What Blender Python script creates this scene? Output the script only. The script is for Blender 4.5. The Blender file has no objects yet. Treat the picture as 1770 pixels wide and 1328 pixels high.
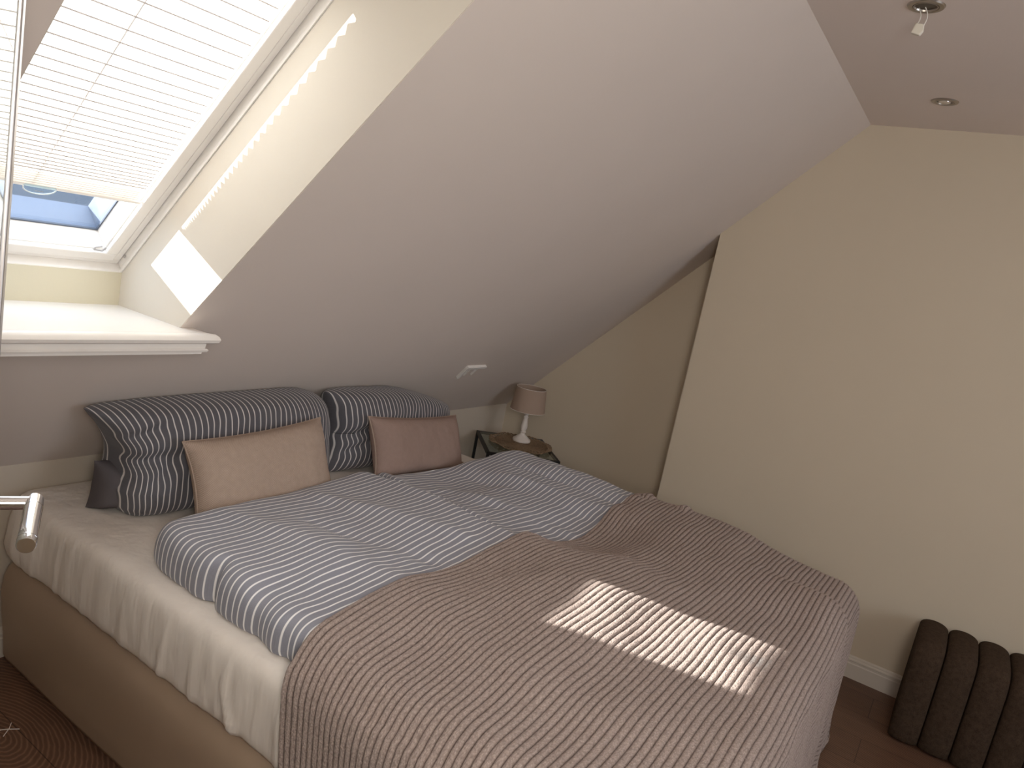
import bpy, math, random
from mathutils import Vector, Matrix, noise
random.seed(4)
C = bpy.context.scene.collection
SC = bpy.context.scene
PI = math.pi

# ------------------------------------------------------------------ camera
cam_d = bpy.data.cameras.new('camera'); cam = bpy.data.objects.new('camera', cam_d); C.objects.link(cam)
Rr = Vector((0.53737724, -0.82123095, 0.19184739)); Ru = Vector((0.04561224, 0.25545382, 0.96574472)); Rf = Vector((0.84210761, 0.51021865, -0.17473325))
CAMP = Vector((0, 0, 1.55))
m = Matrix(((Rr.x, Ru.x, -Rf.x, 0), (Rr.y, Ru.y, -Rf.y, 0), (Rr.z, Ru.z, -Rf.z, 0), (0, 0, 0, 1)))
m.translation = CAMP
cam.matrix_world = m
cam_d.sensor_fit = 'HORIZONTAL'; cam_d.sensor_width = 36.0; cam_d.lens = 1279.24 / 1770 * 36
cam_d.clip_start = 0.02
SC.camera = cam

# ------------------------------------------------------------------ world, sun, fill lights, exposure
SC.view_settings.view_transform = 'Standard'; SC.view_settings.look = 'None'
SC.view_settings.gamma = 1.0; SC.view_settings.use_curve_mapping = False
SC.view_settings.exposure = 0.34
w = bpy.data.worlds.new('sky'); SC.world = w; w.use_nodes = True
bg = w.node_tree.nodes['Background']; bg.inputs[0].default_value = (0.80, 0.88, 1.0, 1); bg.inputs[1].default_value = 3.5
sun_dir = Vector((1.2, -2.09, -1.0)).normalized()
sd_ = bpy.data.lights.new('sun', 'SUN'); sd_.energy = 16.0; sd_.angle = math.radians(0.6); sd_.color = (1.0, 0.93, 0.83)
sun = bpy.data.objects.new('sun', sd_); C.objects.link(sun); sun.rotation_euler = sun_dir.to_track_quat('-Z', 'Y').to_euler(); sun.location = (-4, 9, 6)
# added fill light, out of view, set in the rear wall opening
al = bpy.data.lights.new('rear_fill_light', 'AREA'); al.shape = 'RECTANGLE'; al.size = 1.5; al.size_y = 1.1
al.energy = 2.5; al.color = (1.0, 0.93, 0.86)
ao = bpy.data.objects.new('rear_fill_light', al); C.objects.link(ao)
ao.location = (1.7, -2.36, 1.55); ao.rotation_euler = Vector((0.0, 1, -0.05)).to_track_quat('-Z', 'Z').to_euler()
# second added fill, placed in the doorway behind the camera to brighten the bed
al2 = bpy.data.lights.new('doorway_fill_light', 'AREA'); al2.shape = 'RECTANGLE'; al2.size = 0.7; al2.size_y = 0.5
al2.energy = 19; al2.color = (1.0, 0.95, 0.9)
ao2 = bpy.data.objects.new('doorway_fill_light', al2); C.objects.link(ao2)
ao2.location = (-0.16, -0.38, 1.72); ao2.rotation_euler = Vector((1, 0.6, -0.22)).to_track_quat('-Z', 'Z').to_euler()
SC.cycles.max_bounces = 10; SC.cycles.diffuse_bounces = 6; SC.cycles.transparent_max_bounces = 12
SC.cycles.sample_clamp_indirect = 6.0

# ------------------------------------------------------------------ material helpers
def mat(name, col=(0.8, 0.8, 0.8), rough=0.6, metal=0.0, spec=0.4):
    m = bpy.data.materials.new(name); m.use_nodes = True
    b = m.node_tree.nodes['Principled BSDF']
    b.inputs['Base Color'].default_value = (*col, 1); b.inputs['Roughness'].default_value = rough
    b.inputs['Metallic'].default_value = metal; b.inputs['Specular IOR Level'].default_value = spec
    return m
def nodes(m): return m.node_tree.nodes, m.node_tree.links, m.node_tree.nodes['Principled BSDF']
def N(m, t, **kw):
    n = m.node_tree.nodes.new(t)
    for k, v in kw.items():
        if k in n.inputs: n.inputs[k].default_value = v
        else: setattr(n, k, v)
    return n
def mathn(m, op, a, b=None, c=None):
    n = m.node_tree.nodes.new('ShaderNodeMath'); n.operation = op
    for i, x in enumerate((a, b, c)):
        if x is None: continue
        if isinstance(x, (int, float)): n.inputs[i].default_value = x
        else: m.node_tree.links.new(x, n.inputs[i])
    return n.outputs[0]
def mixc(m, fac, a, b):
    n = m.node_tree.nodes.new('ShaderNodeMix'); n.data_type = 'RGBA'
    if isinstance(fac, (int, float)): n.inputs[0].default_value = fac
    else: m.node_tree.links.new(fac, n.inputs[0])
    for i, x in ((6, a), (7, b)):
        if isinstance(x, tuple): n.inputs[i].default_value = (*x, 1)
        else: m.node_tree.links.new(x, n.inputs[i])
    return n.outputs[2]
def coords(m, kind='Object'):
    return m.node_tree.nodes.new('ShaderNodeTexCoord').outputs[kind]
def noise_n(m, vec, scale, detail=3, rough=0.5, scl=None):
    if scl:
        mp = N(m, 'ShaderNodeMapping'); mp.inputs['Scale'].default_value = scl
        m.node_tree.links.new(vec, mp.inputs['Vector']); vec = mp.outputs[0]
    n = N(m, 'ShaderNodeTexNoise'); n.inputs['Scale'].default_value = scale; n.inputs['Detail'].default_value = detail
    n.inputs['Roughness'].default_value = rough
    m.node_tree.links.new(vec, n.inputs['Vector']); return n.outputs['Fac']
def bump(m, h, strength, dist):
    n = N(m, 'ShaderNodeBump'); n.inputs['Strength'].default_value = strength; n.inputs['Distance'].default_value = dist
    m.node_tree.links.new(h, n.inputs['Height'])
    m.node_tree.links.new(n.outputs[0], m.node_tree.nodes['Principled BSDF'].inputs['Normal'])
def setcol(m, out): m.node_tree.links.new(out, m.node_tree.nodes['Principled BSDF'].inputs['Base Color'])

def paint(name, col, var=0.03):
    m = mat(name, col, 0.85, spec=0.2)
    o = coords(m); n = noise_n(m, o, 3.0, 4)
    setcol(m, mixc(m, n, tuple(c * (1 - var) for c in col), tuple(min(1, c * (1 + var)) for c in col)))
    bump(m, noise_n(m, o, 160, 3), 0.12, 0.001); return m

M = {}
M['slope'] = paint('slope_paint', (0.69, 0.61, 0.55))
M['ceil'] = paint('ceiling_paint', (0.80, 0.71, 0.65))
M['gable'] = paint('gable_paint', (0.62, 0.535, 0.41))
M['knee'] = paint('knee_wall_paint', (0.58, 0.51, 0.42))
M['reveal'] = paint('reveal_paint', (0.66, 0.61, 0.53), 0.015)
M['revealc'] = paint('reveal_cream_paint', (0.64, 0.59, 0.45), 0.015)
M['white'] = mat('white_lacquer', (0.84, 0.81, 0.77), 0.35)
M['sill'] = mat('sill_lacquer', (0.84, 0.80, 0.75), 0.3)
M['trim'] = mat('baseboard_white', (0.66, 0.60, 0.52), 0.4)
M['chrome'] = mat('chrome', (0.85, 0.85, 0.87), 0.12, 1.0)
M['steel'] = mat('brushed_steel', (0.42, 0.38, 0.34), 0.32, 1.0)
M['darkmetal'] = mat('dark_reflector', (0.10, 0.085, 0.07), 0.35, 0.8)
M['black'] = mat('black_metal', (0.012, 0.011, 0.010), 0.45)
M['plug'] = mat('grey_plastic_plug', (0.45, 0.43, 0.42), 0.5)
M['gasket'] = mat('dark_gasket', (0.10, 0.12, 0.16), 0.5)
M['cladding'] = mat('grey_blue_cladding', (0.15, 0.185, 0.25), 0.45, 0.0)
M['roofblue'] = mat('slate_roof', (0.040, 0.052, 0.070), 0.6)
M['lampwhite'] = mat('lamp_white_wood', (0.78, 0.72, 0.66), 0.5)
M['ceramic'] = mat('ceramic_connector', (0.72, 0.68, 0.58), 0.6)
M['wire'] = mat('white_wire', (0.80, 0.77, 0.70), 0.5)
M['thread'] = mat('white_thread', (0.8, 0.76, 0.72), 0.8)
M['bulb'] = mat('bulb_glass', (0.75, 0.72, 0.68), 0.08, 0.6)

# glass: clear with fresnel reflection, light passes
def glassm(name, tint=(1, 1, 1), refl=0.9, ior=1.5):
    m = bpy.data.materials.new(name); m.use_nodes = True; nt = m.node_tree; nt.nodes.clear()
    out = nt.nodes.new('ShaderNodeOutputMaterial'); mx = nt.nodes.new('ShaderNodeMixShader')
    tr = nt.nodes.new('ShaderNodeBsdfTransparent'); tr.inputs[0].default_value = (*tint, 1)
    gl = nt.nodes.new('ShaderNodeBsdfGlossy'); gl.inputs['Roughness'].default_value = 0.02; gl.inputs[0].default_value = (refl, refl, refl, 1)
    lw = nt.nodes.new('ShaderNodeLayerWeight'); lw.inputs[0].default_value = 0.5
    f0 = ((ior - 1) / (ior + 1)) ** 2
    pw = nt.nodes.new('ShaderNodeMath'); pw.operation = 'POWER'; nt.links.new(lw.outputs['Facing'], pw.inputs[0]); pw.inputs[1].default_value = 5.0
    ma = nt.nodes.new('ShaderNodeMath'); ma.operation = 'MULTIPLY_ADD'; nt.links.new(pw.outputs[0], ma.inputs[0]); ma.inputs[1].default_value = 1 - f0; ma.inputs[2].default_value = f0
    nt.links.new(ma.outputs[0], mx.inputs[0]); nt.links.new(tr.outputs[0], mx.inputs[1]); nt.links.new(gl.outputs[0], mx.inputs[2])
    nt.links.new(mx.outputs[0], out.inputs[0]); return m
M['glass'] = glassm('window_glass', (0.93, 0.96, 0.99), 0.9, 1.5)
M['doorglass'] = glassm('door_glass', (0.90, 0.95, 0.93), 1.0, 1.9)
M['tableglass'] = glassm('table_glass', (0.80, 0.88, 0.86), 1.0, 1.5)
M['clearplastic'] = glassm('clear_plastic', (0.86, 0.93, 0.96), 0.9, 1.5)

def translucent(name, col, tcol, mixf=0.5):
    m = bpy.data.materials.new(name); m.use_nodes = True; nt = m.node_tree; nt.nodes.clear()
    out = nt.nodes.new('ShaderNodeOutputMaterial'); mx = nt.nodes.new('ShaderNodeMixShader'); mx.inputs[0].default_value = mixf
    d = nt.nodes.new('ShaderNodeBsdfDiffuse'); d.inputs[0].default_value = (*col, 1)
    t = nt.nodes.new('ShaderNodeBsdfTranslucent'); t.inputs[0].default_value = (*tcol, 1)
    nt.links.new(d.outputs[0], mx.inputs[1]); nt.links.new(t.outputs[0], mx.inputs[2]); nt.links.new(mx.outputs[0], out.inputs[0]); return m
M['blind'] = translucent('pleated_blind_cloth', (0.9, 0.87, 0.84), (0.96, 0.92, 0.87), 0.55)
M['fold'] = translucent('blind_fold_cloth', (0.85, 0.82, 0.80), (0.55, 0.52, 0.50), 0.42)
M['shade'] = translucent('lamp_shade_linen', (0.50, 0.38, 0.30), (0.5, 0.38, 0.3), 0.2)

# striped cotton, stripes by UV v in metres
def stripes(name, base, line, period, width, axis='Y', wob=0.0015):
    m = mat(name, base, 0.85, spec=0.15); nt = m.node_tree
    uv = coords(m, 'UV'); sp = N(m, 'ShaderNodeSeparateXYZ'); nt.links.new(uv, sp.inputs[0])
    nz = noise_n(m, uv, 9.0, 2)
    v = mathn(m, 'ADD', sp.outputs[axis], mathn(m, 'MULTIPLY', mathn(m, 'SUBTRACT', nz, 0.5), wob * 4))
    f = mathn(m, 'FRACT', mathn(m, 'DIVIDE', v, period))
    tri = mathn(m, 'ABSOLUTE', mathn(m, 'SUBTRACT', f, 0.5))
    e = mathn(m, 'SMOOTH_MAX', mathn(m, 'MULTIPLY', mathn(m, 'SUBTRACT', width / 2 + 0.03, tri), 18.0), 0.0, 0.1)
    e = mathn(m, 'MINIMUM', e, 1.0)
    weave = noise_n(m, uv, 900, 1)
    b = mixc(m, weave, tuple(c * 0.8 for c in base), tuple(c * 1.2 for c in base))
    setcol(m, mixc(m, e, b, line))
    cr = noise_n(m, uv, 14, 5, 0.6)
    bump(m, cr, 0.35, 0.012)
    nt.nodes['Principled BSDF'].inputs['Sheen Weight'].default_value = 0.15
    return m
M['duvet'] = stripes('striped_duvet_cotton', (0.285, 0.29, 0.335), (0.88, 0.87, 0.87), 0.0215, 0.20)
M['pillow'] = stripes('striped_pillow_cotton', (0.115, 0.112, 0.125), (0.66, 0.63, 0.61), 0.0215, 0.17, 'X')
M['pillowplain'] = mat('dark_grey_cotton', (0.11, 0.098, 0.103), 0.85, spec=0.15)
bump(M['pillowplain'], noise_n(M['pillowplain'], coords(M['pillowplain']), 14, 5), 0.4, 0.012)

# beige woven cushions
def weave_mat(name, c1, c2, scale=520, strength=0.5):
    m = mat(name, c1, 0.95, spec=0.1); nt = m.node_tree; uv = coords(m, 'UV')
    sp = N(m, 'ShaderNodeSeparateXYZ'); nt.links.new(uv, sp.inputs[0])
    a = mathn(m, 'SINE', mathn(m, 'MULTIPLY', sp.outputs['X'], scale * 2)); b = mathn(m, 'SINE', mathn(m, 'MULTIPLY', sp.outputs['Y'], scale * 2))
    w_ = mathn(m, 'ADD', mathn(m, 'MULTIPLY', mathn(m, 'MULTIPLY', a, b), 0.5), 0.5)
    n = noise_n(m, uv, 60, 4)
    setcol(m, mixc(m, mathn(m, 'ADD', mathn(m, 'MULTIPLY', w_, 0.55), mathn(m, 'MULTIPLY', n, 0.45)), c1, c2))
    bump(m, mathn(m, 'ADD', w_, mathn(m, 'MULTIPLY', n, 0.6)), strength, 0.0015); return m
M['cushion'] = weave_mat('beige_woven_cloth', (0.33, 0.25, 0.20), (0.54, 0.42, 0.34))
M['cushion2'] = weave_mat('rosy_beige_woven_cloth', (0.27, 0.19, 0.16), (0.40, 0.29, 0.245), 620, 0.3)
M['piping'] = mat('beige_piping', (0.38, 0.29, 0.23), 0.9)

# knitted throw
def knit():
    m = mat('taupe_knit', (0.3, 0.23, 0.2), 1.0, spec=0.05); nt = m.node_tree; uv = coords(m, 'UV')
    sp = N(m, 'ShaderNodeSeparateXYZ'); nt.links.new(uv, sp.inputs[0])
    # stitches: slanted little bumps along each rib
    vo = N(m, 'ShaderNodeTexVoronoi'); vo.inputs['Scale'].default_value = 1.0
    mp = N(m, 'ShaderNodeMapping'); mp.inputs['Scale'].default_value = (210, 320, 1); nt.links.new(uv, mp.inputs[0]); nt.links.new(mp.outputs[0], vo.inputs['Vector'])
    fine = noise_n(m, uv, 700, 3, 0.7)
    mid = noise_n(m, uv, 130, 3, 0.6)
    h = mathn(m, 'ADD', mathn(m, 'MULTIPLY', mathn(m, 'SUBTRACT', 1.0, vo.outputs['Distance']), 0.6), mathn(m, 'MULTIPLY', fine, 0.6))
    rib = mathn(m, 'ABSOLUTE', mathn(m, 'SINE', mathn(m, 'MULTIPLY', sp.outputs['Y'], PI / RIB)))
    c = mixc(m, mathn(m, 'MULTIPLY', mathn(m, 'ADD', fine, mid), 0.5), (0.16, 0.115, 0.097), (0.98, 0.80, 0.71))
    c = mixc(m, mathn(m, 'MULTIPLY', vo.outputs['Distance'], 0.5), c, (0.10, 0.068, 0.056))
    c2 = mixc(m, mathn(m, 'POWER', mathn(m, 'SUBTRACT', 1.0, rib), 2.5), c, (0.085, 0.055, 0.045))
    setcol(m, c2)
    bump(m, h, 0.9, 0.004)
    nt.nodes['Principled BSDF'].inputs['Sheen Weight'].default_value = 0.12
    nt.nodes['Principled BSDF'].inputs['Sheen Roughness'].default_value = 0.5
    return m
RIB = 0.0168
M['knit'] = knit()
M['fibre'] = mat('wool_fibre', (0.42, 0.33, 0.28), 0.8, spec=0.2)

def boucle(name, c1, c2, sc=260):
    m = mat(name, c1, 1.0, spec=0.05); o = coords(m)
    f = noise_n(m, o, sc, 3, 0.65); g = noise_n(m, o, sc * 0.25, 3)
    setcol(m, mixc(m, mathn(m, 'MULTIPLY', mathn(m, 'ADD', f, g), 0.5), c1, c2)); bump(m, f, 1.0, 0.006)
    return m
M['boucle'] = boucle('brown_boucle', (0.010, 0.006, 0.004), (0.130, 0.088, 0.060))
# bed base leatherette
m_ = mat('taupe_leatherette', (0.30, 0.215, 0.15), 0.5, spec=0.35); o_ = coords(m_)
setcol(m_, mixc(m_, noise_n(m_, o_, 4, 4), (0.31, 0.225, 0.16), (0.38, 0.28, 0.20))); bump(m_, noise_n(m_, o_, 500, 2), 0.15, 0.001)
M['leather'] = m_
# fitted sheet
m_ = mat('cream_sheet', (0.78, 0.72, 0.655), 0.6, spec=0.3); o_ = coords(m_)
bump(m_, mathn(m_, 'ADD', noise_n(m_, o_, 5, 4, 0.6, (1, 1, 0.35)), mathn(m_, 'MULTIPLY', noise_n(m_, o_, 22, 3, 0.5, (1.0, 1.0, 0.12)), 0.35)), 0.5, 0.03)
M['sheet'] = m_
# floor: dark brown planks running along Y with wavy grain and knots
def floor_mat():
    m = mat('brown_wood_floor', (0.1, 0.05, 0.03), 0.45, spec=0.4); nt = m.node_tree; o = coords(m)
    sp = N(m, 'ShaderNodeSeparateXYZ'); nt.links.new(o, sp.inputs[0])
    br = N(m, 'ShaderNodeTexBrick'); br.offset = 0.4; br.inputs['Scale'].default_value = 1.0
    br.inputs['Brick Width'].default_value = 1.6; br.inputs['Row Height'].default_value = 0.19; br.inputs['Mortar Size'].default_value = 0.0015
    br.inputs['Color1'].default_value = (0.85, 0.85, 0.85, 1); br.inputs['Color2'].default_value = (1.1, 1.1, 1.1, 1); br.inputs['Mortar'].default_value = (0.35, 0.35, 0.35, 1)
    mp = N(m, 'ShaderNodeMapping'); mp.inputs['Rotation'].default_value = (0, 0, PI / 2); nt.links.new(o, mp.inputs[0]); nt.links.new(mp.outputs[0], br.inputs['Vector'])
    # rings round a knot near the bed's head corner
    wv = N(m, 'ShaderNodeTexWave'); wv.wave_type = 'RINGS'; wv.rings_direction = 'Z'
    wv.inputs['Scale'].default_value = 30.0; wv.inputs['Distortion'].default_value = 2.6; wv.inputs['Detail'].default_value = 2; wv.inputs['Detail Scale'].default_value = 1.2
    mp2 = N(m, 'ShaderNodeMapping'); mp2.vector_type = 'POINT'; mp2.inputs['Location'].default_value = (-0.90 * 1.0, -1.93 * 0.55, 0); mp2.inputs['Scale'].default_value = (1.0, 0.55, 1)
    nt.links.new(o, mp2.inputs[0]); nt.links.new(mp2.outputs[0], wv.inputs['Vector'])
    g = noise_n(m, o, 6, 5, 0.6, (6, 1, 1))
    f = mathn(m, 'ADD', mathn(m, 'MULTIPLY', mathn(m, 'POWER', wv.outputs['Fac'], 3.0), 0.55), mathn(m, 'MULTIPLY', g, 0.55))
    c = mixc(m, f, (0.070, 0.034, 0.020), (0.25, 0.135, 0.085))
    mx = N(m, 'ShaderNodeMix'); mx.data_type = 'RGBA'; mx.blend_type = 'MULTIPLY'; mx.inputs[0].default_value = 1.0
    nt.links.new(c, mx.inputs[6]); nt.links.new(br.outputs['Color'], mx.inputs[7]); setcol(m, mx.outputs[2])
    bump(m, f, 0.2, 0.002); return m
M['floor'] = floor_mat()
m_ = mat('woven_seagrass', (0.25, 0.17, 0.10), 0.9); o_ = coords(m_)
setcol(m_, mixc(m_, noise_n(m_, o_, 120, 3), (0.10, 0.055, 0.03), (0.42, 0.30, 0.19)))
M['seagrass'] = m_

# ------------------------------------------------------------------ geometry helpers
def new_obj(name, vs, fs, material, parent=None, smooth=False, uvs=None):
    me = bpy.data.meshes.new(name); me.from_pydata([tuple(v) for v in vs], [], fs); me.update()
    if uvs is not None:
        l = me.uv_layers.new(name='UVMap')
        for lp in me.loops: l.data[lp.index].uv = uvs[lp.vertex_index]
    o = bpy.data.objects.new(name, me); C.objects.link(o)
    if material: me.materials.append(material)
    if smooth:
        for p in me.polygons: p.use_smooth = True
    if parent:
        o.parent = parent
        o.matrix_parent_inverse = Matrix.Translation(-parent.location) if parent.type == 'EMPTY' else Matrix.Identity(4)
    return o
class MB:
    def __init__(s): s.v = []; s.f = []
    def add(s, vs, fs):
        b = len(s.v); s.v += [tuple(v) for v in vs]; s.f += [tuple(b + i for i in f) for f in fs]
    def box(s, p0, p1):
        x0, y0, z0 = p0; x1, y1, z1 = p1
        s.add([(x0, y0, z0), (x1, y0, z0), (x1, y1, z0), (x0, y1, z0), (x0, y0, z1), (x1, y0, z1), (x1, y1, z1), (x0, y1, z1)],
              [(0, 3, 2, 1), (4, 5, 6, 7), (0, 1, 5, 4), (1, 2, 6, 5), (2, 3, 7, 6), (3, 0, 4, 7)])
    def prism(s, poly, a, b):
        """poly: list of points (3d), extruded from offset a to b (vectors)"""
        n = len(poly); a = Vector(a); b = Vector(b)
        vs = [Vector(p) + a for p in poly] + [Vector(p) + b for p in poly]
        s.add(vs, [tuple(range(n))[::-1], tuple(range(n, 2 * n))] + [(i, (i + 1) % n, n + (i + 1) % n, n + i) for i in range(n)])
    def tube(s, pts, r, n=12, cap=True):
        pts = [Vector(p) for p in pts]; rs = r if isinstance(r, (list, tuple)) else [r] * len(pts)
        rings = []; prev = None
        for i, p in enumerate(pts):
            t = (pts[min(i + 1, len(pts) - 1)] - pts[max(i - 1, 0)]).normalized()
            if prev is None:
                u = t.orthogonal().normalized()
            else:
                u = (prev - t * prev.dot(t)).normalized()
            prev = u; w_ = t.cross(u)
            rings.append([p + (u * math.cos(2 * PI * k / n) + w_ * math.sin(2 * PI * k / n)) * rs[i] for k in range(n)])
        vs = [q for rg in rings for q in rg]; fs = []
        for i in range(len(pts) - 1):
            for k in range(n): fs.append((i * n + k, i * n + (k + 1) % n, (i + 1) * n + (k + 1) % n, (i + 1) * n + k))
        if cap: fs += [tuple(range(n))[::-1], tuple((len(pts) - 1) * n + k for k in range(n))]
        s.add(vs, fs)
    def lathe(s, prof, c, n=32, axis=(0, 0, 1)):
        ax = Vector(axis).normalized(); u = ax.orthogonal().normalized(); w_ = ax.cross(u); c = Vector(c)
        vs = []; fs = []
        for r, h in prof:
            for k in range(n): vs.append(c + ax * h + (u * math.cos(2 * PI * k / n) + w_ * math.sin(2 * PI * k / n)) * max(r, 1e-5))
        for i in range(len(prof) - 1):
            for k in range(n): fs.append((i * n + k, i * n + (k + 1) % n, (i + 1) * n + (k + 1) % n, (i + 1) * n + k))
        s.add(vs, fs)
    def build(s, name, material, parent=None, smooth=False, bevel=0):
        o = new_obj(name, s.v, s.f, material, parent, smooth)
        if bevel:
            b = o.modifiers.new('b', 'BEVEL'); b.width = bevel; b.segments = 3; b.limit_method = 'ANGLE'
        if smooth or bevel:
            for p in o.data.polygons: p.use_smooth = True
            try:
                o.data.set_sharp_from_angle(angle=math.radians(35))
            except Exception: pass
        return o
def empty(name, loc, label, cat, group=None):
    o = bpy.data.objects.new(name, None); C.objects.link(o); o.location = loc; o.empty_display_size = 0.1
    o['label'] = label; o['category'] = cat
    if group: o['group'] = group
    return o
def tag(o, label, cat, group=None):
    o['label'] = label; o['category'] = cat
    if group: o['group'] = group
    return o
def struct(o): o['kind'] = 'structure'; return o
def sempty(name, loc=(0, 0, 0)):
    o = bpy.data.objects.new(name, None); C.objects.link(o); o.location = loc; o['kind'] = 'structure'; return o
def nz(x, y=0.0, z=0.0): return noise.noise(Vector((x, y, z)))

# ------------------------------------------------------------------ room shell
A = 0.79985; SA = math.sin(A); CA = math.cos(A); C0 = 1.0203
nrm = Vector((0, SA, CA)); sdir = Vector((0, -CA, SA))
def PS(x, s, c): # point by x, up-slope coordinate and distance from the camera along the roof normal
    return Vector((x, 0, 1.55)) + nrm * c + sdir * s
ZC = 2.36; YK = 2.31; XG = 3.531; XR = 3.80; XL = -0.10
YF = -2.45
def slope_z(y): return 1.55 + (C0 - SA * y) / CA
KZ = slope_z(YK)            # knee wall top
YC = (C0 - CA * (ZC - 1.55)) / SA   # where slope meets ceiling
s_top = Vector((0, YC, ZC - 1.55)).dot(sdir); s_bot = Vector((0, YK, KZ - 1.55)).dot(sdir)
X0, X1 = 0.573, 1.201       # skylight opening
S_sill = -1.515; Z_SILL = 1.178
S_up = -0.27               # upper edge of the opening

b = MB(); b.box((XL - 0.1, YF - 0.1, -0.08), (XR + 0.1, YK + 0.1, 0.0)); struct(b.build('floor', M['floor']))
b = MB(); b.box((XL - 0.1, YF - 0.1, ZC), (XR + 0.1, YC + 0.06, ZC + 0.1)); struct(b.build('ceiling', M['ceil']))
b = MB()
def slab(x0, x1, s0, s1, c0=C0, c1=C0 + 0.06):
    b.prism([PS(x0, s0, c0), PS(x0, s1, c0), PS(x0, s1, c1), PS(x0, s0, c1)], (0, 0, 0), (x1 - x0, 0, 0))
slab(XL - 0.1, X0 - 0.002, s_bot - 0.08, s_top + 0.06); slab(X1 + 0.002, XR + 0.1, s_bot - 0.08, s_top + 0.06)
slab(X0 - 0.002, X1 + 0.002, s_bot - 0.08, -1.585); slab(X0 - 0.002, X1 + 0.002, S_up, s_top + 0.06)
o = b.build('ceiling_slope', M['slope']); struct(o)
b = MB(); b.box((XL - 0.1, YK, 0), (XR + 0.1, YK + 0.1, KZ + 0.04)); struct(b.build('wall_back', M['knee']))
# gable wall: recessed beyond the bed's head, standing proud nearer the camera
b = MB(); b.box((XR, 1.165, 0), (XR + 0.1, YK + 0.1, 2.3)); b.box((XG, YF - 0.1, 0), (XR + 0.1, 1.165, ZC + 0.02))
struct(b.build('wall_right', M['gable']))
b = MB(); b.box((XL - 0.1, 0.20, 0), (XL, YK + 0.1, ZC)); b.box((XL - 0.1, YF - 0.1, 0), (XL, -0.95, ZC)); b.box((XL - 0.1, -0.95, 2.05), (XL, 0.20, ZC))
struct(b.build('wall_left', M['gable']))
b = MB()
b.box((XL - 0.1, YF - 0.1, 0), (0.9, YF, ZC)); b.box((2.5, YF - 0.1, 0), (XR + 0.1, YF, ZC)); b.box((0.9, YF - 0.1, 0), (2.5, YF, 0.95)); b.box((0.9, YF - 0.1, 2.15), (2.5, YF, ZC))
struct(b.build('wall_front', M['gable']))
# hallway behind the doorway
b = MB(); b.box((-1.3, -1.1, -0.08), (XL - 0.1, 0.4, 0)); b.box((-1.3, -1.1, ZC), (XL - 0.1, 0.4, ZC + 0.1)); b.box((-1.4, -1.1, 0), (-1.3, 0.4, ZC))
b.box((-1.4, -1.2, 0), (XL - 0.1, -1.1, ZC)); b.box((-1.4, 0.4, 0), (XL - 0.1, 0.5, ZC)); struct(b.build('wall_hall', M['gable']))

# baseboards (profiled)
def baseboard(name, p0, p1, out):
    p0 = Vector(p0); p1 = Vector(p1); out = Vector(out)
    prof = [(0, 0), (0.016, 0), (0.016, 0.066), (0.0135, 0.070), (0.0135, 0.078), (0.0155, 0.081), (0.0145, 0.086), (0.009, 0.089), (0.008, 0.095), (0.003, 0.10), (0, 0.10)]
    b = MB(); b.prism([p0 + out * a_ + Vector((0, 0, z)) for a_, z in prof], (0, 0, 0), p1 - p0)
    struct(b.build(name, M['trim']))
baseboard('baseboard_right', (XG, YF, 0), (XG, 1.165, 0), (-1, 0, 0))
baseboard('baseboard_recess', (XR, 1.165, 0), (XR, YK, 0), (-1, 0, 0))
baseboard('baseboard_back', (XL, YK, 0), (XR, YK, 0), (0, -1, 0))

# ------------------------------------------------------------------ skylight: reveal, lining, sash, glass
win = sempty('window_1', (0.887, 2.0, 1.30))
CL = 1.300   # reveal / lining edge
# reveal plaster: right and left cheeks, bottom upright, head
b = MB()
def cheek(x, dx):
    # polygon in the YZ plane: from slope plane to lining, down to sill
    pts = [PS(x, -1.515, C0 + 0.001), PS(x, S_up, C0 + 0.001), Vector((x, PS(x, -0.60, CL).y, PS(x, S_up, C0).z)), PS(x, -0.60, CL), PS(x, -1.653, CL), Vector((x, 2.085, Z_SILL - 0.02)), Vector((x, 1.78, Z_SILL - 0.02))]
    b.prism(pts, (0, 0, 0), (dx, 0, 0))
cheek(X1, 0.05); cheek(X0, -0.05)
o = b.build('reveal_cheek', M['reveal'], win); 
b = MB()
yb = 2.085; zl = PS(0, -1.653, CL).z
b.box((X0 - 0.05, yb, Z_SILL - 0.05), (X1 + 0.05, yb + 0.05, zl + 0.004)); b.build('reveal_upright', M['revealc'], win)
b = MB()
ph = PS(0, -0.60, CL); zt = PS(0, S_up, C0).z
b.box((X0 - 0.05, PS(0, S_up, C0).y + 0.001, zt), (X1 + 0.05, ph.y + 0.08, zt + 0.05))
b.build('reveal_head', M['reveal'], win)
# lining / fixed frame
def ring(bb, x0, x1, s0, s1, w_, c0, c1, inner=False):
    """rectangular frame: outer rectangle x0..x1,s0..s1, frame width w_"""
    def bar(xa, xb, sa, sb): bb.prism([PS(xa, sa, c0), PS(xa, sb, c0), PS(xa, sb, c1), PS(xa, sa, c1)], (0, 0, 0), (xb - xa, 0, 0))
    bar(x0, x1, s0, s0 + w_); bar(x0, x1, s1 - w_, s1); bar(x0, x0 + w_, s0 + w_, s1 - w_); bar(x1 - w_, x1, s0 + w_, s1 - w_)
b = MB(); ring(b, X0 - 0.05, X1 + 0.05, -1.703, -0.52, 0.0485, CL, 1.50); b.build('window_lining', M['white'], win, bevel=0.003)
# small beads round the lining's edge
b = MB(); ring(b, X0 + 0.0005, X1 - 0.0005, -1.654, -0.57, 0.003, CL + 0.002, CL + 0.010); b.build('lining_bead', M['white'], win)
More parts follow.
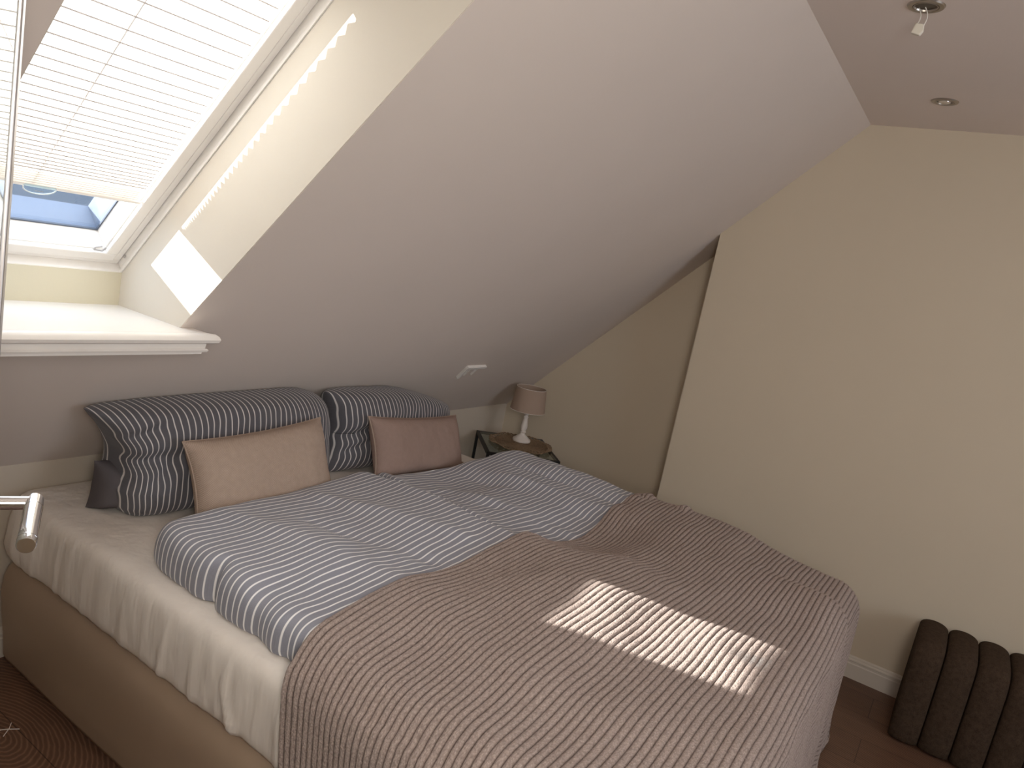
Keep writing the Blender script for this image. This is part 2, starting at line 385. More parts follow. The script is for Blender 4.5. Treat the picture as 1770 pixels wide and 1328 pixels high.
# sash: front frame, then recess walls, then glass
SX0, SX1, SS0, SS1 = X0 + 0.023, X1 - 0.023, -1.639, -0.585
sash = sempty('window_sash'); bpy.data.objects.remove(sash)
b = MB(); ring(b, SX0, SX1, SS0, SS1, 0.030, 1.330, 1.346); ring(b, SX0 + 0.002, SX1 - 0.002, SS0 + 0.002, SS1 - 0.002, 0.030, 1.346, 1.42); 
b2 = MB(); ring(b2, SX0 - 0.01, SX1 + 0.01, SS0 - 0.01, SS1 + 0.01, 0.038, 1.42, 1.47)
o = b.build('sash_frame', M['white'], win, bevel=0.003)
b = MB(); ring(b, X0 + 0.001, X1 - 0.001, -1.6545, -0.58, 0.021 if False else 0.0185, 1.3345, 1.36); b.build('fixed_frame', M['white'], win, bevel=0.002)
b2.build('outer_rebate', M['cladding'], o)
GX0, GX1, GS0, GS1 = SX0 + 0.031, SX1 - 0.031, SS0 + 0.033, SS1 - 0.033
b = MB(); ring(b, GX0, GX1, GS0, GS1, 0.005, 1.409, 1.414); b.build('glazing_gasket', M['gasket'], o)
b = MB(); b.prism([PS(GX0, GS0, 1.414), PS(GX0, GS1, 1.414), PS(GX0, GS1, 1.418), PS(GX0, GS0, 1.418)], (0, 0, 0), (GX1 - GX0, 0, 0)); b.build('glass_pane', M['glass'], o)
b = MB(); ring(b, SX0 - 0.02, SX1 + 0.02, SS0 - 0.02, SS1 + 0.02, 0.048, 1.47, 1.50); b.build('outer_cladding', M['cladding'], o)
# screw plugs in the lining
for xx, sx in ((X1, -1), (X0, 1)):
    b = MB(); b.lathe([(0.0, 0.0008), (0.0042, 0.0008), (0.005, 0.0)], Vector((xx - 0.0012 if sx < 0 else xx + 0.0012, 0, 1.55)) + nrm * 1.330 + sdir * -1.612, 16, (sx, 0, 0))
    b.build('screw_plug', M['plug'], win, True)
# clear clip at the sash's lower corner
b = MB(); p = PS(1.138, -1.600, 1.334)
b.tube([p + sdir * 0.0 + Vector((-0.028, 0, 0)), p + Vector((-0.028, 0, 0)) + sdir * 0.010, p + Vector((-0.012, 0, 0)) + sdir * 0.016], 0.0022, 8)
b.tube([p + Vector((-0.028, 0, 0)), p + Vector((-0.004, 0, 0)) - sdir * 0.002, p + Vector((0.0, 0, 0)) + sdir * 0.012], 0.0022, 8)
b.build('blind_clip', M['plug'], win, True)

# window sill board with moulding
b = MB()
zs = Z_SILL
prof = [(2.10, zs - 0.006), (2.10, zs), (1.7245, zs), (1.7235, zs - 0.0012), (1.7225, zs), (1.706, zs - 0.0005), (1.697, zs - 0.006), (1.693, zs - 0.014), (1.697, zs - 0.022), (1.706, zs - 0.026), (1.716, zs - 0.028),
        (1.722, zs - 0.030), (1.724, zs - 0.046), (1.720, zs - 0.043), (1.716, zs - 0.047), (1.719, zs - 0.052), (1.728, zs - 0.046), (1.73, zs - 0.0600), (1.87, zs - 0.060), (1.87, zs - 0.035)]
def sx(y): return 0.004 + (1.728 - y) * 1.0 if y < 1.728 else 0.0
xa, xb = 0.50, 1.232
n = len(prof)
vs = [(xb + max(0, (1.735 - y)) * 0.8, y, z) for y, z in prof] + [(xa, y, z) for y, z in prof]
b.add(vs, [tuple(range(n)), tuple(range(n, 2 * n))[::-1]] + [(i, n + i, n + (i + 1) % n, (i + 1) % n) for i in range(n)])
o = b.build('window_sill', M['sill'], None, smooth=True)
struct(o); o.name = 'trim_1'

# ------------------------------------------------------------------ pleated blind
bl = empty('pleated_blind', PS(0.887, -1.0, 1.347), 'white pleated blind drawn most of the way down the skylight', 'blind')
BX0, BX1 = SX0 + 0.045, SX1 - 0.045
vs = []; fs = []; s = -1.392; k = 0
ss = [s]; 
while s < -0.63:
    t = (s + 1.392) / 0.76
    pitch = 0.0035 if t < 0.05 else (0.0045 + 0.014 * min(1, (t - 0.05) * 1.6))
    s += pitch; ss.append(s)
for i, s in enumerate(ss):
    t = (s + 1.392) / 0.76
    dep = 0.009 - 0.002 * min(1, t * 1.2)
    c = 1.347 + (dep if i % 2 else -dep)
    vs += [PS(BX0, s, c), PS(BX1, s, c)]
    if i: fs.append((2 * i - 2, 2 * i - 1, 2 * i + 1, 2 * i))
new_obj('blind_cloth', vs, fs, M['blind'], bl)
b = MB()
for i, s in enumerate(ss):
    if i % 2 == 0 and i > 1:
        w_ = 0.0006 if s < -1.34 else 0.0019
        b.prism([PS(BX0, s - w_, 1.3465 - 0.009), PS(BX0, s + w_, 1.3465 - 0.009), PS(BX0, s + w_, 1.347 - 0.009), PS(BX0, s - w_, 1.347 - 0.009)], (0, 0, 0), (BX1 - BX0, 0, 0))
b.build('pleat_folds', M['fold'], bl)
b = MB(); b.prism([PS(BX0, -1.400, 1.336), PS(BX0, -1.391, 1.335), PS(BX0, -1.391, 1.352), PS(BX0, -1.400, 1.350)], (0, 0, 0), (BX1 - BX0 + 0.012, 0, 0)); b.build('bottom_rail', M['white'], bl, bevel=0.002)
# the finger grip: a clear half oval below the rail
b = MB(); pc = PS(0.895, -1.396, 1.334); pts = []
for k in range(17):
    a_ = -PI * k / 16
    pts.append(pc + Vector((math.cos(a_) * 0.036, 0, 0)) + sdir * (math.sin(a_) * 0.020))
b.prism(pts + [pc + Vector((-0.034, 0, 0)) + sdir * 0.008, pc + Vector((0.034, 0, 0)) + sdir * 0.008], (0, 0, 0), nrm * -0.004)
g = b.build('finger_grip', M['clearplastic'], bl); g['label'] = 'clear plastic finger grip'
b = MB(); b.tube([pts[i] - nrm * 0.002 for i in range(17)], 0.0016, 6); b.build('grip_rim', M['white'], g, True)
b = MB(); p = pc - nrm * 0.0045 - sdir * 0.008; b.prism([p + Vector((-0.010, 0, 0)), p + Vector((0.010, 0, 0)), p + Vector((0.010, 0, 0)) + sdir * 0.0014, p + Vector((-0.010, 0, 0)) + sdir * 0.0014], (0, 0, 0), nrm * -0.0004)
b.build('grip_marking', M['plug'], g)
for xx in (0.880,):
    b = MB(); b.tube([PS(xx, -1.39, 1.344), PS(xx, -0.64, 1.338)], 0.0018, 6); b.build('tension_cord', M['fold'], bl, True)
b = MB(); b.prism([PS(BX0, -0.640, 1.333), PS(BX0, -0.622, 1.333), PS(BX0, -0.622, 1.36), PS(BX0, -0.640, 1.36)], (0, 0, 0), (BX1 - BX0 + 0.006, 0, 0)); b.build('head_rail', M['white'], bl)

# outside: slate roof of the neighbouring house
b = MB(); b.prism([(-3, 9, -2.5), (-3, 14, 3.2), (-3, 19, -2.5)], (0, 0, 0), (22, 0, 0))
tag(b.build('neighbour_roof', M['roofblue']), 'blue grey slate roof seen outside through the bare strip of skylight glass', 'roof')

# ------------------------------------------------------------------ glass door at the left edge
hk = 0.85
E2 = Vector((0.508, 1.177)) * hk + Vector((-0.0050, 0.0022)); din = Vector((-0.47, -0.883)).normalized(); nout = Vector((0.883, -0.47))
dr = sempty('door_1', (E2.x, E2.y, 0))
def DP(a_, o_, z): p = E2 + din * a_ + nout * o_; return Vector((p.x, p.y, z))
DH = 1.93; DW = 0.86
def dbox(a0, a1, o0, o1, z0, z1):
    b = MB(); q = [DP(a0, o0, z0), DP(a1, o0, z0), DP(a1, o1, z0), DP(a0, o1, z0)]
    b.prism(q, (0, 0, 0), (0, 0, z1 - z0)); return b
dbox(0.012, DW, -0.005, 0.005, 0.01, DH).build('glass_panel', M['doorglass'], dr)
M['alu'] = mat('satin_aluminium', (0.42, 0.39, 0.37), 0.35, 0.7)
dbox(0.0, 0.030, -0.007, 0.008, 0.006, DH + 0.003).build('edge_profile', M['alu'], dr, bevel=0.002)
dbox(-0.02 + DW, DW + 0.02, -0.012, 0.012, 0.0, DH).build('hinge_profile', M['alu'], dr, bevel=0.002)
zh = 1.55 - 0.5 * hk
h = MB()
def at(a_, o_, z=zh): return DP(a_, o_, z)
h.lathe([(0.0, 0.006), (0.020, 0.006), (0.022, 0.004), (0.022, 0.0)], at(0.045, 0.008), 28, (nout.x, nout.y, 0))
hd = h.build('door_handle', M['chrome'], dr, True); hd['label'] = 'chrome lever handle'
h = MB(); h.tube([at(0.045, 0.010), at(0.045, 0.046), at(0.045, 0.0580)], 0.0085, 24); h.build('handle_neck', M['chrome'], hd, True)
h = MB(); h.tube([at(0.0365, 0.0580), at(0.050, 0.0580), at(0.14, 0.0580), at(0.168, 0.0580), at(0.170, 0.0580)], [0.0100, 0.0102, 0.0102, 0.0102, 0.009], 28)
h.tube([at(0.062, 0.0580), at(0.064, 0.0580)], 0.0106, 28); h.tube([at(0.156, 0.0580), at(0.158, 0.0580)], 0.0106, 28)
h.build('handle_grip', M['chrome'], hd, True)

# ------------------------------------------------------------------ recessed spots
def spot(x, y, label, hanging):
    t = empty('ceiling_spotlight', (x, y, ZC), label, 'ceiling light', 'round recessed ceiling spotlights')
    b = MB(); b.lathe([(0.030, 0.0), (0.032, -0.004), (0.036, -0.0055), (0.043, -0.004), (0.0455, 0.0)], (x, y, ZC), 40); b.build('trim_ring', M['steel'], t, True)
    b = MB(); b.lathe([(0.026, -0.0005), (0.0275, -0.0045), (0.030, -0.0045), (0.0305, -0.001)], (x, y, ZC), 36); b.build('inner_ring', M['steel'], t, True)
    b = MB(); b.lathe([(0.0305, -0.0006), (0.026, -0.0008), (0.018 if hanging else 0.0, -0.0012), (0.0, -0.0012)], (x, y, ZC), 32); b.build('dark_recess', M['darkmetal'], t, True)
    if not hanging:
        b = MB(); b.lathe([(0.021, -0.0012), (0.020, -0.004), (0.012, -0.006), (0.0, -0.0065)], (x, y, ZC), 28); b.build('bulb_face', M['bulb'], t, True)
    else:
        for i, (dx, dy) in enumerate(((0.012, 0.017), (0.006, 0.002))):
            b = MB(); pts = []
            cx, cy, cz = x + 0.004, y + 0.011 - 0.017 * i, ZC - 0.046
            for k in range(9):
                u = k / 8
                pts.append((x + dx * (1 - u) + (cx - x) * u, y + dy * (1 - u) + (cy - y) * u - 0.007 * math.sin(PI * u), ZC - 0.001 - (ZC - cz) * u))
            b.tube(pts, 0.0011, 8); b.build('supply_wire', M['wire'], t, True)
        b = MB(); q = Vector((x + 0.004, y + 0.003, ZC - 0.058)); b.prism([(q.x - 0.007, q.y - 0.010, q.z + 0.013), (q.x - 0.007, q.y + 0.010, q.z + 0.015), (q.x - 0.007, q.y + 0.016, q.z - 0.009), (q.x - 0.007, q.y - 0.006, q.z - 0.015), (q.x - 0.007, q.y - 0.0125, q.z - 0.004)], (0, 0, 0), (0.014, 0, 0))
        o = b.build('lamp_socket', M['ceramic'], t, bevel=0.0025)
    return t
spot(2.215, 0.344, 'empty steel ceiling spotlight with a white socket dangling on two wires', True)
spot(3.104, 0.337, 'steel ceiling spotlight with its bulb in place, nearest the end wall', False)

# ------------------------------------------------------------------ white bracket on the slope
b = MB()
ba, bb_, bc = Vector((2.976, 1.976, 0.98)), Vector((2.83, 1.976, 0.98)), Vector((2.852, 2.040, 0.914))
off = -nrm * 0.007
b = MB()
def flat(p, q, w_, th, mb):
    p = Vector(p); q = Vector(q); d = (q - p).normalized(); sdv = d.cross(nrm).normalized() * w_ / 2
    mb.prism([p - sdv, q - sdv, q + sdv, p + sdv], nrm * 0.001, -nrm * th)
flat(ba, bb_ + Vector((-0.006, 0, 0)), 0.015, 0.014, b); flat(bb_, bc, 0.013, 0.014, b)
o = tag(b.build('wall_bracket', M['white']), 'small white bent bracket with two prongs on the sloped ceiling above the lamp', 'bracket')
for dx, l in ((0.032, 0.75), (0.090, 0.72)):
    b = MB(); p = bb_ + Vector((dx, 0, 0)) - nrm * 0.003 - sdir * 0.004; flat(p, p + (bc - bb_) * l + Vector((0.0, 0, 0)), 0.005, 0.008, b); b.build('prong', M['white'], o)

# wall socket cap on the knee wall
b = MB(); b.lathe([(0, 0.004), (0.010, 0.004), (0.013, 0.002), (0.014, 0)], (3.216, YK - 0.0005, 0.600), 20, (0, -1, 0))
tag(b.build('wall_socket', M['trim'], None, True), 'tiny round pale wall socket low on the back wall above the rosy cushion', 'socket')

# ------------------------------------------------------------------ bed base and mattress
def rrect(x0, x1, y0, y1, r, inset, npc=10, ns=60):
    x0 += inset; x1 -= inset; y0 += inset; y1 -= inset; r = max(0.004, r - inset)
    pts = []
    cs = [(x1 - r, y1 - r, 0), (x0 + r, y1 - r, PI / 2), (x0 + r, y0 + r, PI), (x1 - r, y0 + r, 1.5 * PI)]
    for i, (cx, cy, a0) in enumerate(cs):
        for k in range(npc + 1):
            a_ = a0 + PI / 2 * k / npc; pts.append((cx + r * math.cos(a_), cy + r * math.sin(a_), math.cos(a_), math.sin(a_)))
        nx = cs[(i + 1) % 4]; a1 = a0 + PI / 2
        p0 = (cx + r * math.cos(a1), cy + r * math.sin(a1)); p1 = (nx[0] + r * math.cos(a1), nx[1] + r * math.sin(a1))
        for k in range(1, ns):
            u = k / ns; pts.append((p0[0] + (p1[0] - p0[0]) * u, p0[1] + (p1[1] - p0[1]) * u, math.cos(a1), math.sin(a1)))
    return pts
def loft(x0, x1, y0, y1, r, prof, disp=None, **kw):
    vs = []; fs = []; n = None
    for inset, z in prof:
        ring_ = rrect(x0, x1, y0, y1, r, inset, **kw); n = len(ring_)
        for i, (x, y, nx, ny) in enumerate(ring_):
            d = disp(x, y, z, nx, ny) if disp else 0
            vs.append((x + nx * d, y + ny * d, z))
    for j in range(len(prof) - 1):
        for i in range(n): fs.append((j * n + i, j * n + (i + 1) % n, (j + 1) * n + (i + 1) % n, (j + 1) * n + i))
    fs.append(tuple(range(n))[::-1]); fs.append(tuple((len(prof) - 1) * n + i for i in range(n)))
    return vs, fs
BXL, BXR, BY0, BY1 = 1.03, 2.83, 0.24, 2.275
base = empty('bed_base', ((BXL + BXR) / 2, (BY0 + BY1) / 2, 0), 'upholstered taupe box bed base under the mattress', 'bed base')
prof = [(0.030, 0.03), (0.012, 0.032), (0.006, 0.05), (0.002, 0.12), (-0.006, 0.20), (-0.010, 0.26), (-0.006, 0.305), (0.004, 0.335), (0.018, 0.353), (0.035, 0.361), (0.06, 0.364)]
vs, fs = loft(BXL + 0.0, BXR, BY0, BY1, 0.05, prof, lambda x, y, z, nx, ny: 0.003 * nz(x * 3, y * 3, z * 3))
o = new_obj('box_frame', vs, fs, M['leather'], base, True)
for x in (BXL + 0.12, BXR - 0.12):
    for y in (BY0 + 0.12, BY1 - 0.12):
        b = MB(); b.lathe([(0.03, 0.0), (0.03, 0.032)], (x, y, 0.0), 16); b.build('foot', M['black'], base)
def sheet_disp(x, y, z, nx, ny):
    k = max(0.0, min(1, (0.555 - z) / 0.06)); p = x * abs(ny) + y * abs(nx)
    w_ = (0.0045 * nz(p * 9 + z * 3, 3.3, z * 2.0) + 0.0028 * nz(p * 30 + z * 5, 9.1, z * 3)) 
    fold = 0.010 * max(0, math.sin(p * 41 + 3 * nz(p * 3, 1, z * 4) + z * 8)) ** 6 * (0.5 + nz(p * 4, 5, 0))
    belly = 0.006 * math.sin(PI * max(0, min(1, (z - 0.37) / 0.2)))
    corner = 0.018 * max(0, 1 - abs(z - 0.42) / 0.09) * max(0, min(1, (y - 2.0) / 0.2)) * (1 if nx < -0.2 else 0) * (0.6 + 0.8 * math.sin(p * 90) * 0.4)
    return w_ * (0.3 + k) + fold * k + belly + corner
prof = [(0.05, 0.366), (0.018, 0.367), (0.006, 0.371), (0.001, 0.382), (0, 0.40), (0, 0.42), (0, 0.44), (0, 0.46), (0, 0.48), (0, 0.50), (0.0, 0.52), (0.001, 0.54), (0.004, 0.553), (0.010, 0.563), (0.018, 0.570), (0.03, 0.5738), (0.05, 0.5755), (0.10, 0.5765), (0.2, 0.577)]
vs, fs = loft(BXL, BXR, BY0, BY1, 0.075, prof, sheet_disp, ns=220)
o = new_obj('mattress', vs, fs, M['sheet'], None, True)
tag(o, 'thick mattress in a creased cream fitted sheet on the taupe bed base', 'mattress')

# ------------------------------------------------------------------ duvets and blanket: a common height map
CP = [  # x, y, z of the bedding's top
 (1.18, 1.66, .690), (1.30, 1.62, .695), (1.42, 1.60, .688), (1.55, 1.60, .678), (1.70, 1.62, .682), (1.86, 1.66, .690), (1.94, 1.72, .702),
 (1.20, 1.40, .690), (1.35, 1.35, .705), (1.55, 1.30, .672), (1.75, 1.30, .700), (1.92, 1.35, .700),
 (1.20, 1.10, .672), (1.40, 1.08, .682), (1.60, 1.06, .664), (1.78, 1.03, .672), (1.94, 1.02, .692),
 (2.15, 1.65, .625), (2.40, 1.62, .606), (2.62, 1.60, .648), (2.82, 1.57, .668), (2.86, 1.35, .672), (2.86, 1.15, .664),
 (2.15, 1.30, .640), (2.40, 1.30, .634), (2.62, 1.30, .650), (2.12, 1.00, .620), (2.28, .97, .598), (2.42, .97, .606), (2.62, 1.0, .640), (2.84, 1.0, .655),
 (1.15, .75, .650), (1.40, .70, .685), (1.62, .70, .698), (1.82, .72, .700), (2.0, .72, .682), (2.25, .70, .650), (2.5, .70, .650), (2.75, .70, .655),
 (1.15, .40, .655), (1.45, .40, .668), (1.75, .40, .668), (2.1, .40, .655), (2.4, .40, .650), (2.75, .35, .628),
 (1.3, .2, .64), (1.7, .2, .645), (2.2, .2, .630), (2.8, .2, .590)]
def H(x, y):
    sw = 0; sz = 0
    for cx, cy, cz in CP:
        d2 = (x - cx) ** 2 + ((y - cy) * 0.85) ** 2
        w_ = math.exp(-d2 / 0.014) + 1e-9 / (d2 + 0.01)
        sw += w_; sz += w_ * cz
    return sz / sw
# long soft ridges in the covers (x0,y0,x1,y1,width,height)
RID = [(1.30, 1.62, 1.42, 1.10, .030, .012), (1.62, 1.62, 1.80, 1.15, .026, .014), (1.47, 1.45, 1.60, 1.12, .022, -.014), (1.93, 1.55, 1.96, 1.05, .03, .012),
       (2.22, 1.45, 2.32, 1.05, .024, .014), (2.45, 1.60, 2.50, 1.08, .022, -.012), (2.55, 1.50, 2.62, 1.05, .02, .016), (2.70, 1.55, 2.72, 1.02, .018, -.016),
       (2.79, 1.45, 2.80, 1.0, .016, .010), (2.05, 1.50, 2.20, 1.30, .02, -.010), (2.10, 1.56, 2.45, 1.42, .018, .010), (1.25, 1.2, 1.5, 1.22, .02, .006)]
def ridge(x, y):
    h = 0
    for x0, y0, x1, y1, w_, a_ in RID:
        dx, dy = x1 - x0, y1 - y0; l2 = dx * dx + dy * dy
        t = max(0, min(1, ((x - x0) * dx + (y - y0) * dy) / l2))
        d2 = (x - x0 - t * dx) ** 2 + (y - y0 - t * dy) ** 2
        h += a_ * math.exp(-d2 / (2 * w_ * w_)) * (0.65 + 0.35 * math.sin(t * 7))
    return h
def top(x, y): return H(x, y) + ridge(x, y) * 0.9 + 0.005 * nz(x * 5, y * 5, 1.3)

def duvet(name, xl, xr, y0, y1, label, seed, zmid=0.612, under=0.5790, skew=0.0):
    nu, nv = 150, 170
    cl = lambda t: math.sin(PI / 2 * t)
    vs = []; uv = []; fs = []
    def pt(i, j, upper):
        u = cl(-1 + 2 * i / nu); v = cl(-1 + 2 * j / nv)
        cx = (xl + xr) / 2; hx = (xr - xl) / 2; cy = (y0 + y1) / 2; hy = (y1 - y0) / 2
        x = cx + hx * u * (1 - 0.075 * abs(v) ** 9); y = cy + hy * v * (1 - 0.03 * abs(u) ** 9) + max(0, v) ** 4 * skew * u
        dxe = hx * (1 - abs(u)); dye = hy * (1 - abs(v)); r = 0.085; ry = 0.075
        r = 0.075; ex = max(0, 1 - (1 - min(dxe / r, 1)) ** 3.2) ** (1 / 2.6); ey = max(0, 1 - (1 - min(dye / ry, 1)) ** 2.6) ** (1 / 2.2); e = ex * ey
        edge = 1 - e
        # gathers along the left side
        sidew = (1 - min(dxe / 0.12, 1)) * (1 if u < 0 else 0.6)
        x += sidew * 0.012 * nz(y * 9 + seed, 2.2, 0.4) * (-1 if u < 0 else 1) + sidew * 0.006 * nz(y * 26, seed, 3)
        if u < 0 and xl < 1.5: x += sidew * (0.030 * math.exp(-((y - 1.375) / 0.020) ** 2) + 0.008 * math.exp(-((y - 1.20) / 0.015) ** 2) + 0.010 * math.exp(-((y - 1.09) / 0.015) ** 2))
        xx = min(max(x, xl + 0.05), xr - 0.05); yy = min(max(y, y0), y1 - 0.03)
        if upper:
            zt = top(x, y) + 0.0025 * nz(x * 14, y * 14, seed)
            z = zmid + (zt - zmid) * e
            z += sidew * 0.010 * nz(y * 12, 7.7, seed) * (e if e < 1 else 1)
        else:
            z = zmid - (zmid - under) * min(1, e * 1.6)
        return (x, y, z)
    for up in (True, False):
        for j in range(nv + 1):
            for i in range(nu + 1):
                if not up and (i in (0, nu) or j in (0, nv)): vs.append(None); uv.append(None); continue
                p_ = pt(i, j, up); vs.append(p_); uv.append((p_[0], p_[1] + 0.004 * nz(p_[0] * 4, p_[1] * 4, 5)))
    W = nu + 1; T = (nu + 1) * (nv + 1); remap = {}; out = []; ouv = []
    for k, p_ in enumerate(vs):
        if p_ is not None: remap[k] = len(out); out.append(p_); ouv.append(uv[k])
    for k, p_ in enumerate(vs):
        if p_ is None: remap[k] = remap[k - T]
    for j in range(nv):
        for i in range(nu):
            a_ = j * W + i
            fs.append(tuple(remap[q] for q in (a_, a_ + 1, a_ + W + 1, a_ + W)))
            fs.append(tuple(remap[q + T] for q in (a_, a_ + W, a_ + W + 1, a_ + 1)))
    fs = [f for f in fs if len(set(f)) >= 3]
    o = new_obj(name, out, fs, M['duvet'], None, True, ouv)
    tag(o, label, 'duvet', 'striped duvets on the bed'); return o
duvet('duvet', 1.078, 1.978, 0.27, 1.715, 'grey and white striped duvet nearest the door, on the left half of the bed', 1.0, skew=0.035)
duvet('duvet', 1.995, 2.925, 0.27, 1.725, 'grey and white striped duvet on the far half of the bed by the bedside table', 8.0, skew=-0.040)

# knitted throw
def blanket():
    xa, xb = 1.13, 2.86; ra, rb = 0.115, 0.07; yf, rf = 0.222, 0.095
    LA, LB, LF = 0.52, 0.46, 0.70   # cloth hanging beyond the rims
    ny = 760; nx = 210
    ytop = 1.035
    Lx = LA + (xb - xa) + LB; Ly = (ytop - yf) + LF
    cache = {}
    G = 60
    for i in range(G + 1):
        for j in range(G + 1):
            x = xa - 0.1 + (xb - xa + 0.2) * i / G; y = yf - 0.02 + (ytop + 0.1 - yf) * j / G
            cache[i, j] = top(x, y)
    def HH(x, y):
        fx = max(0, min(G - 1e-6, (x - xa + 0.1) / (xb - xa + 0.2) * G)); fy = max(0, min(G - 1e-6, (y - yf + 0.02) / (ytop + 0.1 - yf) * G))
        i, j = int(fx), int(fy); a_, b_ = fx - i, fy - j
        return (cache[i, j] * (1 - a_) + cache[i + 1, j] * a_) * (1 - b_) + (cache[i, j + 1] * (1 - a_) + cache[i + 1, j + 1] * a_) * b_
    def roll(a_, r):
        th = min(a_ / r, PI / 2)
        d = r * math.sin(th); dr_ = r * (1 - math.cos(th)); rest = max(0, a_ - r * PI / 2)
        return d, dr_ + rest
    def surf(sx_, sy_):
        # sx_: cloth coordinate along X from the left hem; sy_: along Y measured from the top hem downwards
        x = sx_ - LA + xa; dx = 0.0
        if x < xa: d, dx = roll(xa - x, ra); x = xa - d
        elif x > xb: d, dx = roll(x - xb, rb); x = xb + d
        wig = 0.012 * nz(x * 3.1, 4.4, 0) + 0.02 * math.exp(-((x - 1.45) / 0.25) ** 2) - 0.03 * math.exp(-((x - 2.35) / 0.25) ** 2)
        sy2 = sy_
        y = ytop + wig * max(0, 1 - sy_ / 0.5) - sy2; dy = 0.0
        if x < 1.12: y -= 0.35 * dx * max(0, 1 - sy_ / 0.6) * 0.4
        if y < yf: d, dy = roll(yf - y, rf); flare = 0.10 * max(0, dy - rf); y = yf - d - flare * 0.35
        drop = dx + dy
        hx = min(max(x, xa), xb); hy = min(max(y, yf), ytop + 0.05)
        if x < xa: hx = xa - (xa - x) * 0.2
        z = HH(hx, hy) + 0.016 - drop
        z += 0.006 * nz(x * 7, y * 7, 2.2) * (1 if drop < 0.1 else 0.4)
        if dx > 0.05: x += (-1 if x < 2 else 1) * (0.010 * nz(y * 8, z * 3, 4) + (0.004 if x < 2 else 0.012 * max(0, math.sin(y * 26)) * max(0, 1 - sy_ / 0.3)))
        if dy > 0.06: y += 0.012 * nz(x * 6, z * 4, 7)
        if x > xb - 0.02 and sy_ < 0.32: z += 0.014 * max(0, math.sin(sy_ * 40 - 0.6)) ** 2
        # turned rim at the upper hem
        if sy_ < 0.02: z -= 0.006 * (1 - sy_ / 0.02)
        z = max(z, 0.012 + 0.0)
        return Vector((x, y, z))
    P = [[None] * (nx + 1) for _ in range(ny + 1)]
    for j in range(ny + 1):
        for i in range(nx + 1): P[j][i] = surf(Lx * i / nx, Ly * j / ny)
    vs = []; uv = []; fs = []
    for j in range(ny + 1):
        sy_ = Ly * j / ny
        rb_ = abs(math.sin(PI * sy_ / RIB)) ** 0.42
        for i in range(nx + 1):
            a_ = P[j][min(i + 2, nx)] - P[j][max(i - 2, 0)]; b_ = P[min(j + 3, ny)][i] - P[max(j - 3, 0)][i]
            n_ = b_.cross(a_)
            n_ = n_.normalized() if n_.length > 1e-9 else Vector((0, 0, 1))
            sxx = Lx * i / nx
            q = P[j][i] + n_ * (0.0046 * rb_ + 0.0010 * nz(sxx * 90, sy_ * 150, 3))
            vs.append(q); uv.append((sxx, sy_))
    W = nx + 1
    for j in range(ny):
        for i in range(nx): a_ = j * W + i; fs.append((a_, a_ + W, a_ + W + 1, a_ + 1))
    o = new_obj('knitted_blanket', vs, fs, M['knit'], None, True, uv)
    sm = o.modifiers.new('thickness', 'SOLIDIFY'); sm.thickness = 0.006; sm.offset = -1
    # loose wool fibres standing off the knit, densest along the rounded foot edge
    rnd = random.Random(11); fv = []; ff = []
    for q in range(26000):
        i = rnd.randrange(20, nx - 15)
        if q < 9000: sy_ = rnd.gauss(ytop - yf + 0.03, 0.06)
        else: sy_ = rnd.uniform(0.0, Ly * 0.8)
        j = int(sy_ / Ly * ny)
        if j < 3 or j > ny - 4: continue
        p0 = vs[j * W + i]; n_ = (P[j + 3][i] - P[j - 3][i]).cross(P[j][i + 2] - P[j][i - 2]).normalized()
        if n_.dot(vs[j * W + i] - P[j][i]) < 0: n_ = -n_
        r1 = Vector((rnd.gauss(0, 1), rnd.gauss(0, 1), rnd.gauss(0, 1))).normalized()
        d = (n_ * 0.7 + r1 * 0.8).normalized(); l = rnd.uniform(0.003, 0.0085)
        if d.dot(n_) < 0.1: d = (d + n_ * 0.6).normalized()
        sdv = d.cross(r1 + Vector((0.1, 0.2, 0.3))).normalized() * 0.00016
        mid = p0 + d * l * 0.55; tip = p0 + d * l + r1 * l * 0.3; k = len(fv)
        fv += [p0 - sdv, p0 + sdv, mid + sdv, mid - sdv, tip]; ff += [(k, k + 1, k + 2, k + 3), (k + 3, k + 2, k + 4)]
    fz = new_obj('wool_fuzz', fv, ff, M['fibre'], o); fz['kind'] = 'stuff'
    tag(o, 'chunky ribbed taupe knitted blanket draped over the foot of the bed', 'blanket')
    return o
blanket()

